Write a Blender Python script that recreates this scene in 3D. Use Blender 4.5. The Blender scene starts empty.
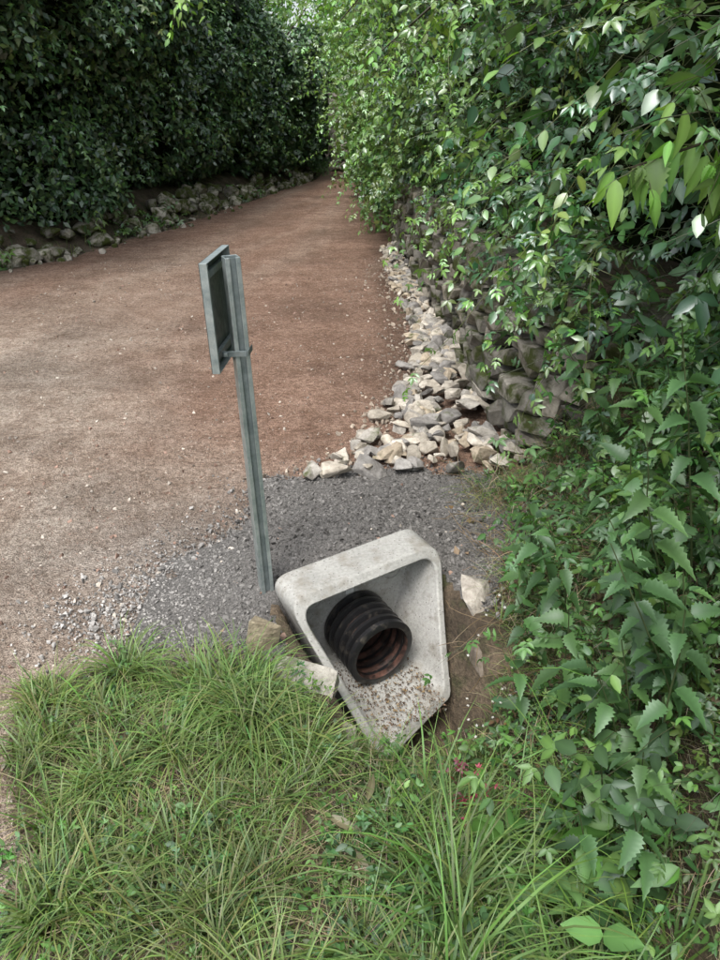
import bpy, bmesh, math
import numpy as np
from mathutils import Vector
rng=np.random.default_rng(11)
sc=bpy.context.scene
sc.view_settings.view_transform='Standard'
sc.view_settings.look='None'
sc.view_settings.exposure=0

# ---------------------------------------------------------------- helpers
def sm(x,a,b):
    t=np.clip((x-a)/(b-a),0,1); return t*t*(3-2*t)
def vn(x,y,s=0.):
    xi=np.floor(x);yi=np.floor(y);fx=x-xi;fy=y-yi
    fx=fx*fx*(3-2*fx);fy=fy*fy*(3-2*fy)
    def h(a,b):
        v=np.sin(a*127.1+b*311.7+s*74.7)*43758.5453
        return v-np.floor(v)
    return (h(xi,yi)*(1-fx)+h(xi+1,yi)*fx)*(1-fy)+(h(xi,yi+1)*(1-fx)+h(xi+1,yi+1)*fx)*fy
def fbm(x,y,s=0.,o=4):
    r=0;a=.5;t=0
    for i in range(o):
        r=r+a*vn(x*2**i,y*2**i,s+i*3.1);t+=a;a*=.5
    return r/t
def nz(v): return v/np.maximum(np.linalg.norm(v,axis=-1,keepdims=True),1e-9)
def rnd(n,k=3): return rng.normal(size=(n,k))
def frames(d,n):
    y=nz(d);x=nz(np.cross(y,n));z=np.cross(x,y)
    return np.stack([x,y,z],axis=-1)
class Acc:
    def __init__(s): s.V=[];s.F=[];s.C=[];s.n=0
    def add(s,V,F,C):
        s.V.append(V);s.F.append(F+s.n);s.C.append(C);s.n+=len(V)
    def build(s,name,mat,smooth=False,parent=None):
        V=np.concatenate(s.V).astype(np.float32);C=np.concatenate(s.C).astype(np.float32)
        F=np.concatenate(s.F).astype(np.int32);k=F.shape[1]
        me=bpy.data.meshes.new(name)
        me.vertices.add(len(V));me.vertices.foreach_set('co',V.ravel())
        me.loops.add(F.size);me.loops.foreach_set('vertex_index',F.ravel())
        me.polygons.add(len(F));me.polygons.foreach_set('loop_start',np.arange(0,F.size,k,dtype=np.int32))
        me.update(calc_edges=True)
        me.polygons.foreach_set('use_smooth',np.full(len(F),smooth))
        at=me.attributes.new('Col','FLOAT_COLOR','POINT')
        at.data.foreach_set('color',np.concatenate([np.clip(C,0,1),np.ones((len(C),1),np.float32)],1).ravel())
        me.materials.append(mat);me.validate()
        o=bpy.data.objects.new(name,me);sc.collection.objects.link(o)
        if parent: o.parent=parent
        return o
def inst(acc,tpl,pos,R,s,col):
    if len(pos)==0: return
    tv,tf,tm=tpl
    s=np.asarray(s,float)
    if s.ndim==1: s=np.repeat(s[:,None],3,1)
    V=np.einsum('nij,nkj->nki',R,tv[None]*s[:,None,:])+pos[:,None,:]
    C=col[:,None,:]*tm[None,:,None]
    F=tf[None]+(np.arange(len(pos))*len(tv))[:,None,None]
    acc.add(V.reshape(-1,3),F.reshape(-1,tf.shape[1]),C.reshape(-1,3))
def tube(acc,p,q,r0,r1,col):
    n=len(p)
    if n==0:return
    d=nz(q-p);a=nz(np.cross(d,np.array([.31,.53,.2])));b=np.cross(d,a)
    r0=np.broadcast_to(r0,(n,));r1=np.broadcast_to(r1,(n,))
    V=[]
    for (c,r) in ((p,r0),(q,r1)):
        for k in range(4):
            an=k*math.pi/2
            V.append(c+(a*math.cos(an)+b*math.sin(an))*r[:,None])
    V=np.stack(V,1)
    tf=np.array([[0,1,5,4],[1,2,6,5],[2,3,7,6],[3,0,4,7]])
    F=tf[None]+(np.arange(n)*8)[:,None,None]
    acc.add(V.reshape(-1,3),F.reshape(-1,4),np.repeat(np.broadcast_to(col,(n,3)),8,0))
# leaf templates ------------------------------------------------------
def leaf_tpl(ys,ws,fold=.12,droop=.18,cb=1.25):
    V=[];M=[]
    for y,w in zip(ys,ws):
        z=-droop*y*y
        V+=[(-w,y,z+fold*w*1.5),(0,y,z),(w,y,z+fold*w*1.5)];M+=[.92,cb,.92]
    F=[]
    for i in range(len(ys)-1):
        a=i*3
        F+=[(a,a+1,a+4,a+3),(a+1,a+2,a+5,a+4)]
    return np.array(V,float),np.array(F),np.array(M,float)
LEAF=leaf_tpl([0,.12,.4,.75,1],[.01,.17,.29,.19,.01])
LEAF2=leaf_tpl([0,.2,.6,1],[.01,.2,.22,.01],fold=.25,droop=.3)
LEAFS=leaf_tpl([0,.45,1],[.02,.3,.02],droop=.15)
LONG=leaf_tpl([0,.1,.3,.55,.8,1],[.01,.11,.18,.16,.08,.005],droop=.3)
n_=17
ys=np.linspace(0,1,n_);prof=.29*np.sin(np.pi*ys**.6)**.8*(1-.45*ys)
prof=np.where(np.arange(n_)%2==1,prof*1.2,prof*.85);prof[0]=.01;prof[-1]=.004
NET=leaf_tpl(list(ys),list(prof),fold=.25,droop=.4,cb=.7)
def combine(tpl,parts):
    V=[];F=[];M=[];n=0
    for (px,py,ang,s) in parts:
        v=tpl[0]*s;c,si=math.cos(ang),math.sin(ang)
        v=np.stack([v[:,0]*c+v[:,1]*si+px,-v[:,0]*si+v[:,1]*c+py,v[:,2]],1)
        V.append(v);F.append(tpl[1]+n);M.append(tpl[2]);n+=len(v)
    return np.concatenate(V),np.concatenate(F),np.concatenate(M)
TRI=combine(LEAF2,[(0,.35,0,.9),(0,.3,1.15,.75),(0,.3,-1.15,.75)])
PIN=combine(LEAF2,[(0,1.0,0,.75),(0,.95,1.0,.62),(0,.95,-1.0,.62),(0,.5,1.1,.6),(0,.5,-1.1,.6)])
def blade(B,seg=4):
    V=[];M=[];F=[];y=z=0
    for i in range(seg+1):
        t=i/seg;w=.5*(1-t**1.6)+.03
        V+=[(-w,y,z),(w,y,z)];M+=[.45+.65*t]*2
        a=B*(t**1.2);y+=math.cos(a)/seg;z-=math.sin(a)/seg
        if i<seg:F.append((2*i,2*i+1,2*i+3,2*i+2))
    return np.array(V,float),np.array(F),np.array(M,float)
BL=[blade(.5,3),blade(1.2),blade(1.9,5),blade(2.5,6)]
# stone templates ------------------------------------------------------
def stone_tpl(boxy,n=16):
    bm=bmesh.new()
    for i in range(n):
        p=rng.uniform(-1,1,3)
        if boxy: p=np.sign(p)*np.abs(p)**.25
        else: p=p/np.linalg.norm(p)**.75
        bm.verts.new(p*.5)
    r=bmesh.ops.convex_hull(bm,input=bm.verts)
    loose=[v for v in bm.verts if not v.link_faces]
    bmesh.ops.delete(bm,geom=loose,context='VERTS')
    bmesh.ops.bevel(bm,geom=list(bm.edges),offset=.045,segments=1,affect='EDGES',clamp_overlap=True)
    bmesh.ops.triangulate(bm,faces=bm.faces)
    bm.verts.index_update()
    V=np.array([v.co[:] for v in bm.verts]);F=np.array([[v.index for v in f.verts] for f in bm.faces])
    bm.free();return V,F,np.ones(len(V))
ROCK=[stone_tpl(False,15) for _ in range(12)]
BLOCK=[stone_tpl(True,18) for _ in range(12)]
def peb(n=8):
    bm=bmesh.new()
    for i in range(n):
        p=rng.normal(size=3);p/=np.linalg.norm(p);bm.verts.new(p*.5)
    bmesh.ops.convex_hull(bm,input=bm.verts);bmesh.ops.triangulate(bm,faces=bm.faces)
    bm.verts.index_update()
    V=np.array([v.co[:] for v in bm.verts]);F=np.array([[v.index for v in f.verts] for f in bm.faces])
    bm.free();return V,F,np.ones(len(V))
PEB=[peb() for _ in range(6)]

# ---------------------------------------------------------------- terrain
O=np.array([.019,2.135,.15]);WV=np.array([.877,.468,.085]);FV=np.array([.47,-.88,0.])
def wf(x,y):
    dx=x-O[0];dy=y-O[1]
    return dx*.883+dy*.47, dx*.47-dy*.883
WALL=np.array([[.42,13],[.48,10],[.58,7],[.70,5.2],[.73,4.0],[.82,3.35],[1.08,3.05],[1.6,2.9],[2.2,2.85]])
def xw(y): return np.interp(y,WALL[::-1,1],WALL[::-1,0])
LE=np.array([[-8,1.],[-5.4,5.0],[-4.15,7.8],[-3.45,9.2],[-2.7,12.2],[-2.1,15.3],[-1.1,19.9],[-.8,27]])
def xl(y): return np.interp(y,LE[:,1],LE[:,0])
def H(x,y):
    x=np.asarray(x,float);y=np.asarray(y,float)
    w,f=wf(x,y)
    z=.04*(fbm(x*1.3,y*1.3,2)-.5)*sm(y,-1,1)
    aw=np.abs(w)
    db=.44*np.clip((.30-aw)/.13,0,1)*sm(f,-.135,-.10)*(1-sm(f,.45,.7))
    dd=.33*np.exp(-(w/.27)**2)*sm(f,.3,.5)*(1-sm(f,1.4,2.2))
    z=z+.12*np.exp(-((f+.30)/.26)**2-((w-.08)/.45)**2)+.006*(fbm(x*14,y*14,6,2)-.5)*2
    z=z-np.maximum(db,dd)
    k=sm(y,2.8,3.4)
    xs=.53*(1-k)+(xw(y)+.1)*k; xe=1.45*(1-k)+(xw(y)+.35)*k
    z=z+.82*sm(x,xs,xe)+.3*sm(x,2,6)
    L=xl(y)
    z=z+.45*sm(-(x-L),.1,1.1)*sm(y,2,4)
    return z
def pip(x,y,poly):
    ins=np.zeros(x.shape,bool);n=len(poly)
    for i in range(n):
        x1,y1=poly[i];x2,y2=poly[(i+1)%n]
        c=((y1>y)!=(y2>y))&(x<(x2-x1)*(y-y1)/(y2-y1+1e-12)+x1)
        ins^=c
    return ins
GRAV=[(-1.02,1.93),(-1.0,2.18),(-.76,2.42),(-.50,2.70),(-.46,3.08),(-.1,3.16),(.2,3.22),(.74,3.16),(.72,2.6),(.52,2.15),(.4,2.0),(.1,2.1),(-.2,1.9),(-.35,1.82),(-.7,1.82)]
def isgrav(x,y,k=.3):
    a=(fbm(x*7,y*7,5)-.5)*k;b=(fbm(x*7,y*7,9)-.5)*k
    return pip(x+a,y+b,GRAV)
def isgrass(x,y,m=.14):
    n=(fbm(x*7,y*7,21)-.5)*m*2
    yb=np.interp(x,[-1.2,-.77,-.3,-.15,.4,.6],[1.66,1.84,1.75,1.65,1.9,2.9])
    xlb=np.interp(y,[0,.9,1.45,1.75],[-.56,-.68,-.93,-1.10])
    g=(y+n<yb)&(x+n>xlb)
    g|=(x+n*.6>np.interp(y,[0,2,2.6,3.1,3.4,3.5],[.45,.5,.60,.76,9,9]))&(y<3.4)
    g|=(x>xw(y)+.15)&(y>=3.3)
    g|=(x+n<xl(y)-.05)&(y>2)
    return g
gx=np.concatenate([np.array([-250,-120,-60,-30,-18,-12,-9]),np.arange(-7,-1.7,.08),np.arange(-1.7,1.7,.022),np.arange(1.7,4,.1),np.array([4.5,6,9,15,30,60,120,250])])
gy=np.concatenate([np.array([-60,-20,-8,-3,-1,0,.3]),np.arange(.5,3.4,.022),np.arange(3.4,10,.06),np.arange(10,30,.3),np.array([32,36,45,60,90,150,300])])
X,Y=np.meshgrid(gx,gy);Z=H(X,Y)
nx=len(gx);ny=len(gy)
idx=np.arange(nx*ny).reshape(ny,nx)
cells=np.stack([idx[:-1,:-1],idx[:-1,1:],idx[1:,1:],idx[1:,:-1]],-1).reshape(-1,4)
PTS=np.stack([X,Y,Z],-1).reshape(-1,3)
cx=PTS[cells].mean(1)

# ---------------------------------------------------------------- materials
def newmat(name):
    m=bpy.data.materials.new(name);m.use_nodes=True
    nt=m.node_tree;b=nt.nodes['Principled BSDF'];return m,nt,b
def N(nt,t,**k):
    n=nt.nodes.new(t)
    for a,v in k.items(): setattr(n,a,v)
    return n
def mix(nt,a,b,f,typ='MIX'):
    n=N(nt,'ShaderNodeMix',data_type='RGBA',blend_type=typ)
    for s,v in ((n.inputs[6],a),(n.inputs[7],b),(n.inputs[0],f)):
        if isinstance(v,bpy.types.NodeSocket): nt.links.new(v,s)
        elif isinstance(v,(int,float)): s.default_value=v
        else: s.default_value=(*v,1)
    return n.outputs[2]
def noise(nt,scale,detail=3,rough=.6,co=None):
    n=N(nt,'ShaderNodeTexNoise');n.inputs['Scale'].default_value=scale;n.inputs['Detail'].default_value=min(detail,4);n.inputs['Roughness'].default_value=rough
    if co is None:
        g=N(nt,'ShaderNodeNewGeometry');co=g.outputs['Position']
    nt.links.new(co,n.inputs['Vector']);return n.outputs['Fac']
def ramp(nt,fac,a,b,ca=(0,0,0),cb=(1,1,1)):
    r=N(nt,'ShaderNodeValToRGB');r.color_ramp.elements[0].position=a;r.color_ramp.elements[1].position=b
    r.color_ramp.elements[0].color=(*ca,1);r.color_ramp.elements[1].color=(*cb,1)
    nt.links.new(fac,r.inputs[0]);return r.outputs[0]
def bump(nt,b,h,dist,stren=1.):
    n=N(nt,'ShaderNodeBump');n.inputs['Distance'].default_value=dist;n.inputs['Strength'].default_value=stren
    nt.links.new(h,n.inputs['Height']);nt.links.new(n.outputs[0],b.inputs['Normal'])
def attrcol(nt):
    a=N(nt,'ShaderNodeAttribute',attribute_name='Col');return a.outputs['Color']
def leafmat(name,rough=.45,tr=.3,gl=.08):
    m,nt,b=newmat(name);nt.nodes.remove(b)
    c=attrcol(nt)
    d=N(nt,'ShaderNodeBsdfDiffuse');nt.links.new(c,d.inputs['Color'])
    cur=d.outputs[0]
    if tr>0:
        t=N(nt,'ShaderNodeBsdfTranslucent');nt.links.new(mix(nt,c,(1.5,1.55,.5),1.,'MULTIPLY'),t.inputs['Color'])
        ms=N(nt,'ShaderNodeMixShader');ms.inputs[0].default_value=tr
        nt.links.new(cur,ms.inputs[1]);nt.links.new(t.outputs[0],ms.inputs[2]);cur=ms.outputs[0]
    if gl>0:
        g=N(nt,'ShaderNodeBsdfGlossy');g.inputs['Roughness'].default_value=rough;g.inputs['Color'].default_value=(.9,.95,1,1)
        ms=N(nt,'ShaderNodeMixShader');ms.inputs[0].default_value=gl
        nt.links.new(cur,ms.inputs[1]);nt.links.new(g.outputs[0],ms.inputs[2]);cur=ms.outputs[0]
    nt.links.new(cur,nt.nodes['Material Output'].inputs['Surface']);return m
def stonemat(name,moss=0.,sc_=30,rough=.9,mossc=(.06,.075,.018)):
    m,nt,b=newmat(name)
    c=attrcol(nt);f=noise(nt,sc_,4,.7)
    c=mix(nt,c,ramp(nt,f,.3,.7,(.58,.56,.53),(1.3,1.3,1.28)),1.,'MULTIPLY')
    if moss>0:
        g=noise(nt,7,4,.65);c=mix(nt,c,mossc,ramp(nt,g,.62-moss*.35,.75-moss*.3))
    nt.links.new(c,b.inputs['Base Color']);b.inputs['Roughness'].default_value=rough
    b.inputs['Specular IOR Level'].default_value=.25
    bump(nt,b,noise(nt,sc_*1.5,4,.7),.014,.8);return m
M_leafR=leafmat('leaf_bramble',.38,.28,.09)
M_leafL=leafmat('leaf_hedge_dark',.42,.0,.08)
M_net=leafmat('leaf_nettle',.5,.33,.04)
M_grass=leafmat('grass_blades',.5,.35,.03)
M_gravel=leafmat('gravel_stone',.5,0,0)
M_rub=stonemat('rubble_stone',.10,22)
M_wall=stonemat('wall_stone',.46,16,.9,(.045,.055,.016))
M_moss=stonemat('mossy_stone',.62,12)
M_soil,nt,b=newmat('soil')
f=noise(nt,3,4);g=noise(nt,60,4,.7)
c=mix(nt,(.07,.052,.034),(.19,.145,.098),ramp(nt,f,.38,.68))
c=mix(nt,c,(.05,.062,.02),ramp(nt,noise(nt,9,4),.5,.7))
c=mix(nt,c,ramp(nt,g,.3,.7,(.5,.5,.5),(1.4,1.4,1.4)),1.,'MULTIPLY')
nt.links.new(c,b.inputs['Base Color']);b.inputs['Roughness'].default_value=1
bump(nt,b,g,.02,1)
M_road,nt,b=newmat('crushed_road')
a=attrcol(nt)
f1=noise(nt,1.6,4,.65);f2=noise(nt,38,4,.8);f3=noise(nt,150,2,.7);f4=noise(nt,6,4,.8)
c=mix(nt,a,ramp(nt,f1,.35,.65,(.84,.82,.80),(1.13,1.13,1.13)),1.,'MULTIPLY')
c=mix(nt,c,ramp(nt,f4,.38,.66,(.78,.74,.71),(1.15,1.17,1.18)),1.,'MULTIPLY')
c=mix(nt,c,ramp(nt,f2,.35,.66,(.58,.55,.53),(1.36,1.37,1.38)),1.,'MULTIPLY')
c=mix(nt,c,ramp(nt,f3,.35,.7,(.55,.53,.52),(1.48,1.48,1.48)),1.,'MULTIPLY')
nt.links.new(c,b.inputs['Base Color']);b.inputs['Roughness'].default_value=.95;b.inputs['Specular IOR Level'].default_value=.2
bb=N(nt,'ShaderNodeMath',operation='ADD');nt.links.new(f3,bb.inputs[0]);nt.links.new(f2,bb.inputs[1])
b2=N(nt,'ShaderNodeMath',operation='MULTIPLY_ADD');b2.inputs[1].default_value=1.5;nt.links.new(f4,b2.inputs[0]);nt.links.new(bb.outputs[0],b2.inputs[2])
bump(nt,b,b2.outputs[0],.022,1.)
M_gbase,nt,b=newmat('gravel_bed')
f3=noise(nt,120,4,.7);c=ramp(nt,f3,.3,.7,(.045,.043,.04),(.21,.20,.19))
nt.links.new(c,b.inputs['Base Color']);b.inputs['Roughness'].default_value=.95;bump(nt,b,f3,.01,1)
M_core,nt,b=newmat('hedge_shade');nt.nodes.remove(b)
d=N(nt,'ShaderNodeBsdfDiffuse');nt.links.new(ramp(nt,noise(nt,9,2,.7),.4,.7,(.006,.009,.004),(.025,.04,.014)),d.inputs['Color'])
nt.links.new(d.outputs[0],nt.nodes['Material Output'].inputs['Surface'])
M_bark,nt,b=newmat('bark');f=noise(nt,25,4,.7)
nt.links.new(ramp(nt,f,.3,.7,(.04,.03,.02),(.14,.11,.08)),b.inputs['Base Color']);b.inputs['Roughness'].default_value=.9
M_conc,nt,b=newmat('precast_concrete')
f=noise(nt,4,4,.6);g=noise(nt,90,4,.7);h=noise(nt,11,4,.65)
c=mix(nt,(.31,.31,.29),(.44,.435,.41),ramp(nt,f,.35,.65))
c=mix(nt,c,ramp(nt,g,.3,.7,(.76,.76,.76),(1.12,1.12,1.12)),1.,'MULTIPLY')
c=mix(nt,c,(.20,.18,.145),ramp(nt,h,.50,.74))
vo=N(nt,'ShaderNodeTexVoronoi');vo.inputs['Scale'].default_value=60
gp=N(nt,'ShaderNodeNewGeometry');nt.links.new(gp.outputs['Position'],vo.inputs['Vector'])
c=mix(nt,(.14,.13,.12),c,ramp(nt,vo.outputs['Distance'],.08,.2))
nt.links.new(c,b.inputs['Base Color']);b.inputs['Roughness'].default_value=.85;bump(nt,b,g,.004,.6)
def metal(name,ca,cb,met,ro):
    m,nt,b=newmat(name);f=noise(nt,22,4,.7)
    nt.links.new(ramp(nt,f,.3,.7,ca,cb),b.inputs['Base Color']);b.inputs['Metallic'].default_value=met
    nt.links.new(ramp(nt,noise(nt,40,3),.3,.7,(ro-.1,)*3,(ro+.15,)*3),b.inputs['Roughness']);return m
M_galv=metal('galvanised_steel',(.22,.27,.27),(.44,.49,.48),.6,.40)
M_web=metal('galvanised_web',(.15,.185,.19),(.27,.31,.31),.6,.5)
M_dark=metal('sign_back_metal',(.06,.075,.075),(.14,.16,.155),.5,.5)
M_pipe,nt,b=newmat('black_pipe_plastic');f=noise(nt,25,4,.7)
nt.links.new(ramp(nt,f,.55,.8,(.013,.013,.014),(.10,.088,.072)),b.inputs['Base Color']);b.inputs['Roughness'].default_value=.34
M_pin,nt,b=newmat('muddy_pipe_inside');f=noise(nt,18,4,.7)
nt.links.new(ramp(nt,f,.45,.75,(.022,.016,.014),(.17,.085,.065)),b.inputs['Base Color']);b.inputs['Roughness'].default_value=.4
M_lab,nt,b=newmat('label_strip');nt.links.new(ramp(nt,noise(nt,40),.3,.7,(.5,.5,.5),(.7,.71,.70)),b.inputs['Base Color'])
M_wood,nt,b=newmat('weathered_wood');nt.links.new(ramp(nt,noise(nt,12,4),.3,.7,(.16,.12,.09),(.34,.28,.2)),b.inputs['Base Color'])

# ---------------------------------------------------------------- ground sheets
A=Acc();A.add(PTS,cells,np.ones((len(PTS),3))*.1);A.build('ground',M_soil,True)
def sheet(mask,off,edge):
    cnt=np.zeros(len(PTS),int);np.add.at(cnt,cells[mask].ravel(),1)
    used=np.unique(cells[mask]);rem=-np.ones(len(PTS),int);rem[used]=np.arange(len(used))
    P=PTS[used].copy();P[:,2]+=np.where(cnt[used]>=4,off,edge)
    return P,rem[cells[mask]]
RX,RY=cx[:,0],cx[:,1]
rm=(~isgrass(RX,RY))&(RX<xw(RY)+.25)&(RY<30)&(RX>-120)&(RY>-20)&(RX<2)
w_,f_=wf(RX,RY);rm&=~((np.abs(w_)<.36)&(f_>-.1)&(f_<.6))
P,Fr=sheet(rm,.006,-.006)
red=np.array([.365,.248,.188]);tan=np.array([.45,.39,.33]);gr=np.array([.33,.31,.285])
x,y=P[:,0],P[:,1]
n1=fbm(x*.8,y*.8,33)-.5
t=sm(-x+n1*2.2-.22*(y-2),.0,1.6)*(1-sm(y,4.5,8))
t=np.maximum(t,.6*sm(-x+n1*.8,3.0,4.2)*(1-sm(y,7,10)))
C=red*(1-t[:,None])+tan*t[:,None]
xm=(xl(y)+.4)/2
tr=np.exp(-((x-xm-.62+.12*np.sin(y*.5))/.22)**2)+np.exp(-((x-xm+.62+.12*np.sin(y*.5))/.22)**2)
tr=tr*sm(y,3.5,7)*(.4+1.0*fbm(x*2,y*.8,52,2))
stre=np.clip(sm(fbm(x*2.2-y*.4,y*.35,77),.5,.75)*.45+tr*.4,0,.8)
C=C*(1-stre[:,None])+np.array([.46,.37,.30])*stre[:,None]
dk=sm(fbm(x*1.7,y*1.7,99),.5,.72)*.2;C=C*(1-dk[:,None])
g_=np.exp(-((x+.6)/.6)**2-((y-2.45)/.5)**2)*.85;C=C*(1-g_[:,None])+gr*g_[:,None]
edge=sm(x+.15*(fbm(x*3,y*3,8)-.5),.0,.35)*sm(y,3.3,4);C=C*(1-.4*edge[:,None])
A=Acc();A.add(P,Fr,C);A.build('dirt_road',M_road,True)
gm=isgrav(RX,RY)&(~((np.abs(w_)<.33)&(f_>-.1)&(f_<.6)))
gm&=(RX>-.8)
P,Fr=sheet(gm,.014,-.002)
A=Acc();A.add(P,Fr,np.ones((len(P),3))*.2);A.build('gravel_patch',M_gbase,True)

def scatter_peb(acc,x,y,s,col,zoff=0.,z=None):
    n=len(x)
    if z is None: z=H(x,y)+s*.18+zoff
    R=frames(rnd(n),rnd(n));k=rng.integers(0,len(PEB),n)
    S=s[:,None]*rng.uniform(.6,1.1,(n,3))
    pos=np.stack([x,y,z],1)
    for i in range(len(PEB)):
        m=k==i;inst(acc,PEB[i],pos[m],R[m],S[m],col[m])
A=Acc()
n=56000;x=rng.uniform(-1.3,.85,n);y=rng.uniform(1.7,3.4,n)
w,f=wf(x,y);m=isgrav(x,y)&~((np.abs(w)<.34)&(f>-.15)&(f<.6))
m2=pip(x+rnd(n,1)[:,0]*.12,y+rnd(n,1)[:,0]*.10,GRAV)&~((np.abs(w)<.34)&(f>-.15)&(f<.6))&(rng.uniform(size=n)<.5)
m=(m&(rng.uniform(size=n)<(.25+.75*sm(x,-.95,-.4))))|m2
x=x[m];y=y[m]
s=rng.uniform(.007,.016,len(x))*(1+.9*(rng.uniform(size=len(x))<.10))
b_=(rng.uniform(.06,.23,len(x))*(.8+.5*fbm(x*3,y*3,88,2)))[:,None]*np.array([1,.965,.92])*(1+.9*sm(-x,.3,.9))[:,None];scatter_peb(A,x,y,s,b_,.010)
A.build('loose_gravel',M_gravel)
A=Acc()
n=36000;x=rng.uniform(-3.2,.55,n);y=1.0+rng.uniform(0,1,n)**1.4*8
m=(~isgrass(x,y))&(x<xw(y));x=x[m];y=y[m]
near=np.exp(-((x+.6)/.8)**2-((y-2.6)/.7)**2)+sm(x,-.3,.3)*.8+.5*sm(fbm(x*2,y*2,41,2),.5,.7)
m=rng.uniform(size=len(x))<.25+near;x=x[m];y=y[m]
s=rng.uniform(.004,.011,len(x))*(1+1.8*(rng.uniform(size=len(x))<.08))
c0=np.where((rng.uniform(size=len(x))<.5)[:,None],np.array([.32,.22,.175]),np.array([.50,.45,.39]))*rng.uniform(.45,1.25,(len(x),1))
w,f=wf(x,y);m=~((np.abs(w)<.34)&(f>-.15)&(f<.6))
scatter_peb(A,x[m],y[m],s[m],c0[m],.005);A.build('road_pebbles',M_gravel)

# ---------------------------------------------------------------- rubble strip
def rock_inst(acc,T,pos,R,S,col):
    k=rng.integers(0,len(T),len(pos))
    for i in range(len(T)):
        m=k==i;inst(acc,T[i],pos[m],R[m],S[m],col[m])
A=Acc()
lft=lambda yy:np.interp(yy,[3.08,3.3,3.6,4.4,5.1,5.8,7.3,9.5],[-.38,-.13,.03,.26,.36,.43,.33,.26])
n=640
y=3.12+rng.uniform(0,1,n)**1.25*6.4;u=rng.uniform(0,1,n)**.9
x=lft(y)+u*(xw(y)-lft(y)-.02)
s=rng.uniform(.06,.165,n)*(1-.25*(y>6))
lay=rng.uniform(0,1,n)
z=H(x,y)+s*.13+lay*.03+.05*u
R=frames(rnd(n)*np.array([1,1,.3]),np.array([0,0,1])+rnd(n)*.4)
S=s[:,None]*np.stack([rng.uniform(.7,1.,n),rng.uniform(.9,1.5,n),rng.uniform(.35,.65,n)],1)
base=np.array([[.46,.42,.36],[.38,.36,.33],[.48,.41,.32],[.28,.27,.26],[.54,.50,.44]])[rng.integers(0,5,n)]*rng.uniform(.7,1.1,(n,1))
rock_inst(A,ROCK,np.stack([x,y,z],1),R,S,base)
n=1000;y=3.1+rng.uniform(0,1,n)*5.5;x=lft(y)-.05+rng.normal(size=n)*.10+rng.uniform(0,.3,n)
s=rng.uniform(.02,.05,n);R=frames(rnd(n),rnd(n));base=np.array([.40,.34,.28])*rng.uniform(.5,1.2,(n,1))
rock_inst(A,PEB,np.stack([x,y,H(x,y)+s*.3],1),R,s[:,None]*rng.uniform(.6,1.1,(n,3)),base)
A.build('rubble_stones',M_rub)

# ---------------------------------------------------------------- dry stone wall
seg=np.diff(WALL,axis=0);sl=np.linalg.norm(seg,axis=1);cum=np.concatenate([[0],np.cumsum(sl)])
def wpt(s):
    x=np.interp(s,cum,WALL[:,0]);y=np.interp(s,cum,WALL[:,1]);e=.15
    dx=np.interp(s+e,cum,WALL[:,0])-np.interp(s-e,cum,WALL[:,0]);dy=np.interp(s+e,cum,WALL[:,1])-np.interp(s-e,cum,WALL[:,1])
    l=math.hypot(dx,dy);return x,y,dx/l,dy/l
A=Acc();pos=[];D=[];S=[];Cc=[];NN=[]
z=-.04
while z<.84:
    h=rng.uniform(.075,.13);s=2.5+rng.uniform(0,.1)
    while s<cum[-1]-.05:
        w=rng.uniform(.10,.27);x,y,tx,ty=wpt(s+w/2)
        o=rng.uniform(-.05,.045)-.05*z
        out=np.array([-abs(ty),-abs(tx)])
        hh=h*rng.uniform(.8,1.05)
        pos.append([x-out[0]*.06+out[0]*o,y-out[1]*.06+out[1]*o,z+h/2+rng.uniform(-.01,.01)])
        D.append([out[0]+rng.normal()*.10,out[1]+rng.normal()*.10,rng.normal()*.10]);NN.append([rng.normal()*.08,rng.normal()*.08,1])
        S.append([w*.97,.20,hh]);Cc.append(np.array([[.27,.255,.225],[.20,.19,.17],[.33,.305,.26],[.155,.15,.135]][rng.integers(0,4)])*rng.uniform(.65,1.15))
        s+=w
    z+=h*.98
pos=np.array(pos);R=frames(np.array(D),np.array(NN));rock_inst(A,BLOCK,pos,R,np.array(S),np.array(Cc))
wall=A.build('dry_stone_wall',M_wall)
A=Acc();pp=[];ss=np.linspace(0,cum[-1],60)
for s in ss:
    x,y,tx,ty=wpt(s);out=np.array([-abs(ty),-abs(tx)])
    for zz,of in ((-.1,.09),(.80,.13),(.80,.5)):
        pp.append([x-out[0]*of,y-out[1]*of,zz])
pp=np.array(pp);F=[]
for i in range(59):
    for j in range(2): F.append([i*3+j,i*3+j+1,(i+1)*3+j+1,(i+1)*3+j])
A.add(pp,np.array(F),np.ones((len(pp),3))*.03);A.build('earth_core',M_core,parent=wall)

# mossy stones along left hedge
A=Acc();n=210
yy=rng.uniform(4,21,n);lo=rng.uniform(-.05,.5,n);x=xl(yy)-.05-lo
s=rng.uniform(.14,.40,n);R=frames(rnd(n)*np.array([1,1,.2]),np.array([0,0,1])+rnd(n)*.3)
S=s[:,None]*np.stack([rng.uniform(.7,1.,n),rng.uniform(.8,1.3,n),rng.uniform(.5,.8,n)],1)
rock_inst(A,ROCK,np.stack([x,yy,H(x,yy)+s*.14+.2*np.clip(lo,0,1)],1),R,S,np.array([.38,.36,.31])*rng.uniform(.4,1.35,(n,1)))
n=60;yy=rng.uniform(6.5,14,n);x=xl(yy)+rng.uniform(-.05,.25,n);s=rng.uniform(.04,.13,n)
rock_inst(A,ROCK,np.stack([x,yy,H(x,yy)+s*.15],1),frames(rnd(n)*np.array([1,1,.2]),np.array([0,0,1])+rnd(n)*.3),s[:,None]*rng.uniform(.6,1.1,(n,3)),np.array([.46,.43,.38])*rng.uniform(.6,1.1,(n,1)))
A.build('mossy_bank_stones',M_moss)

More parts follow.
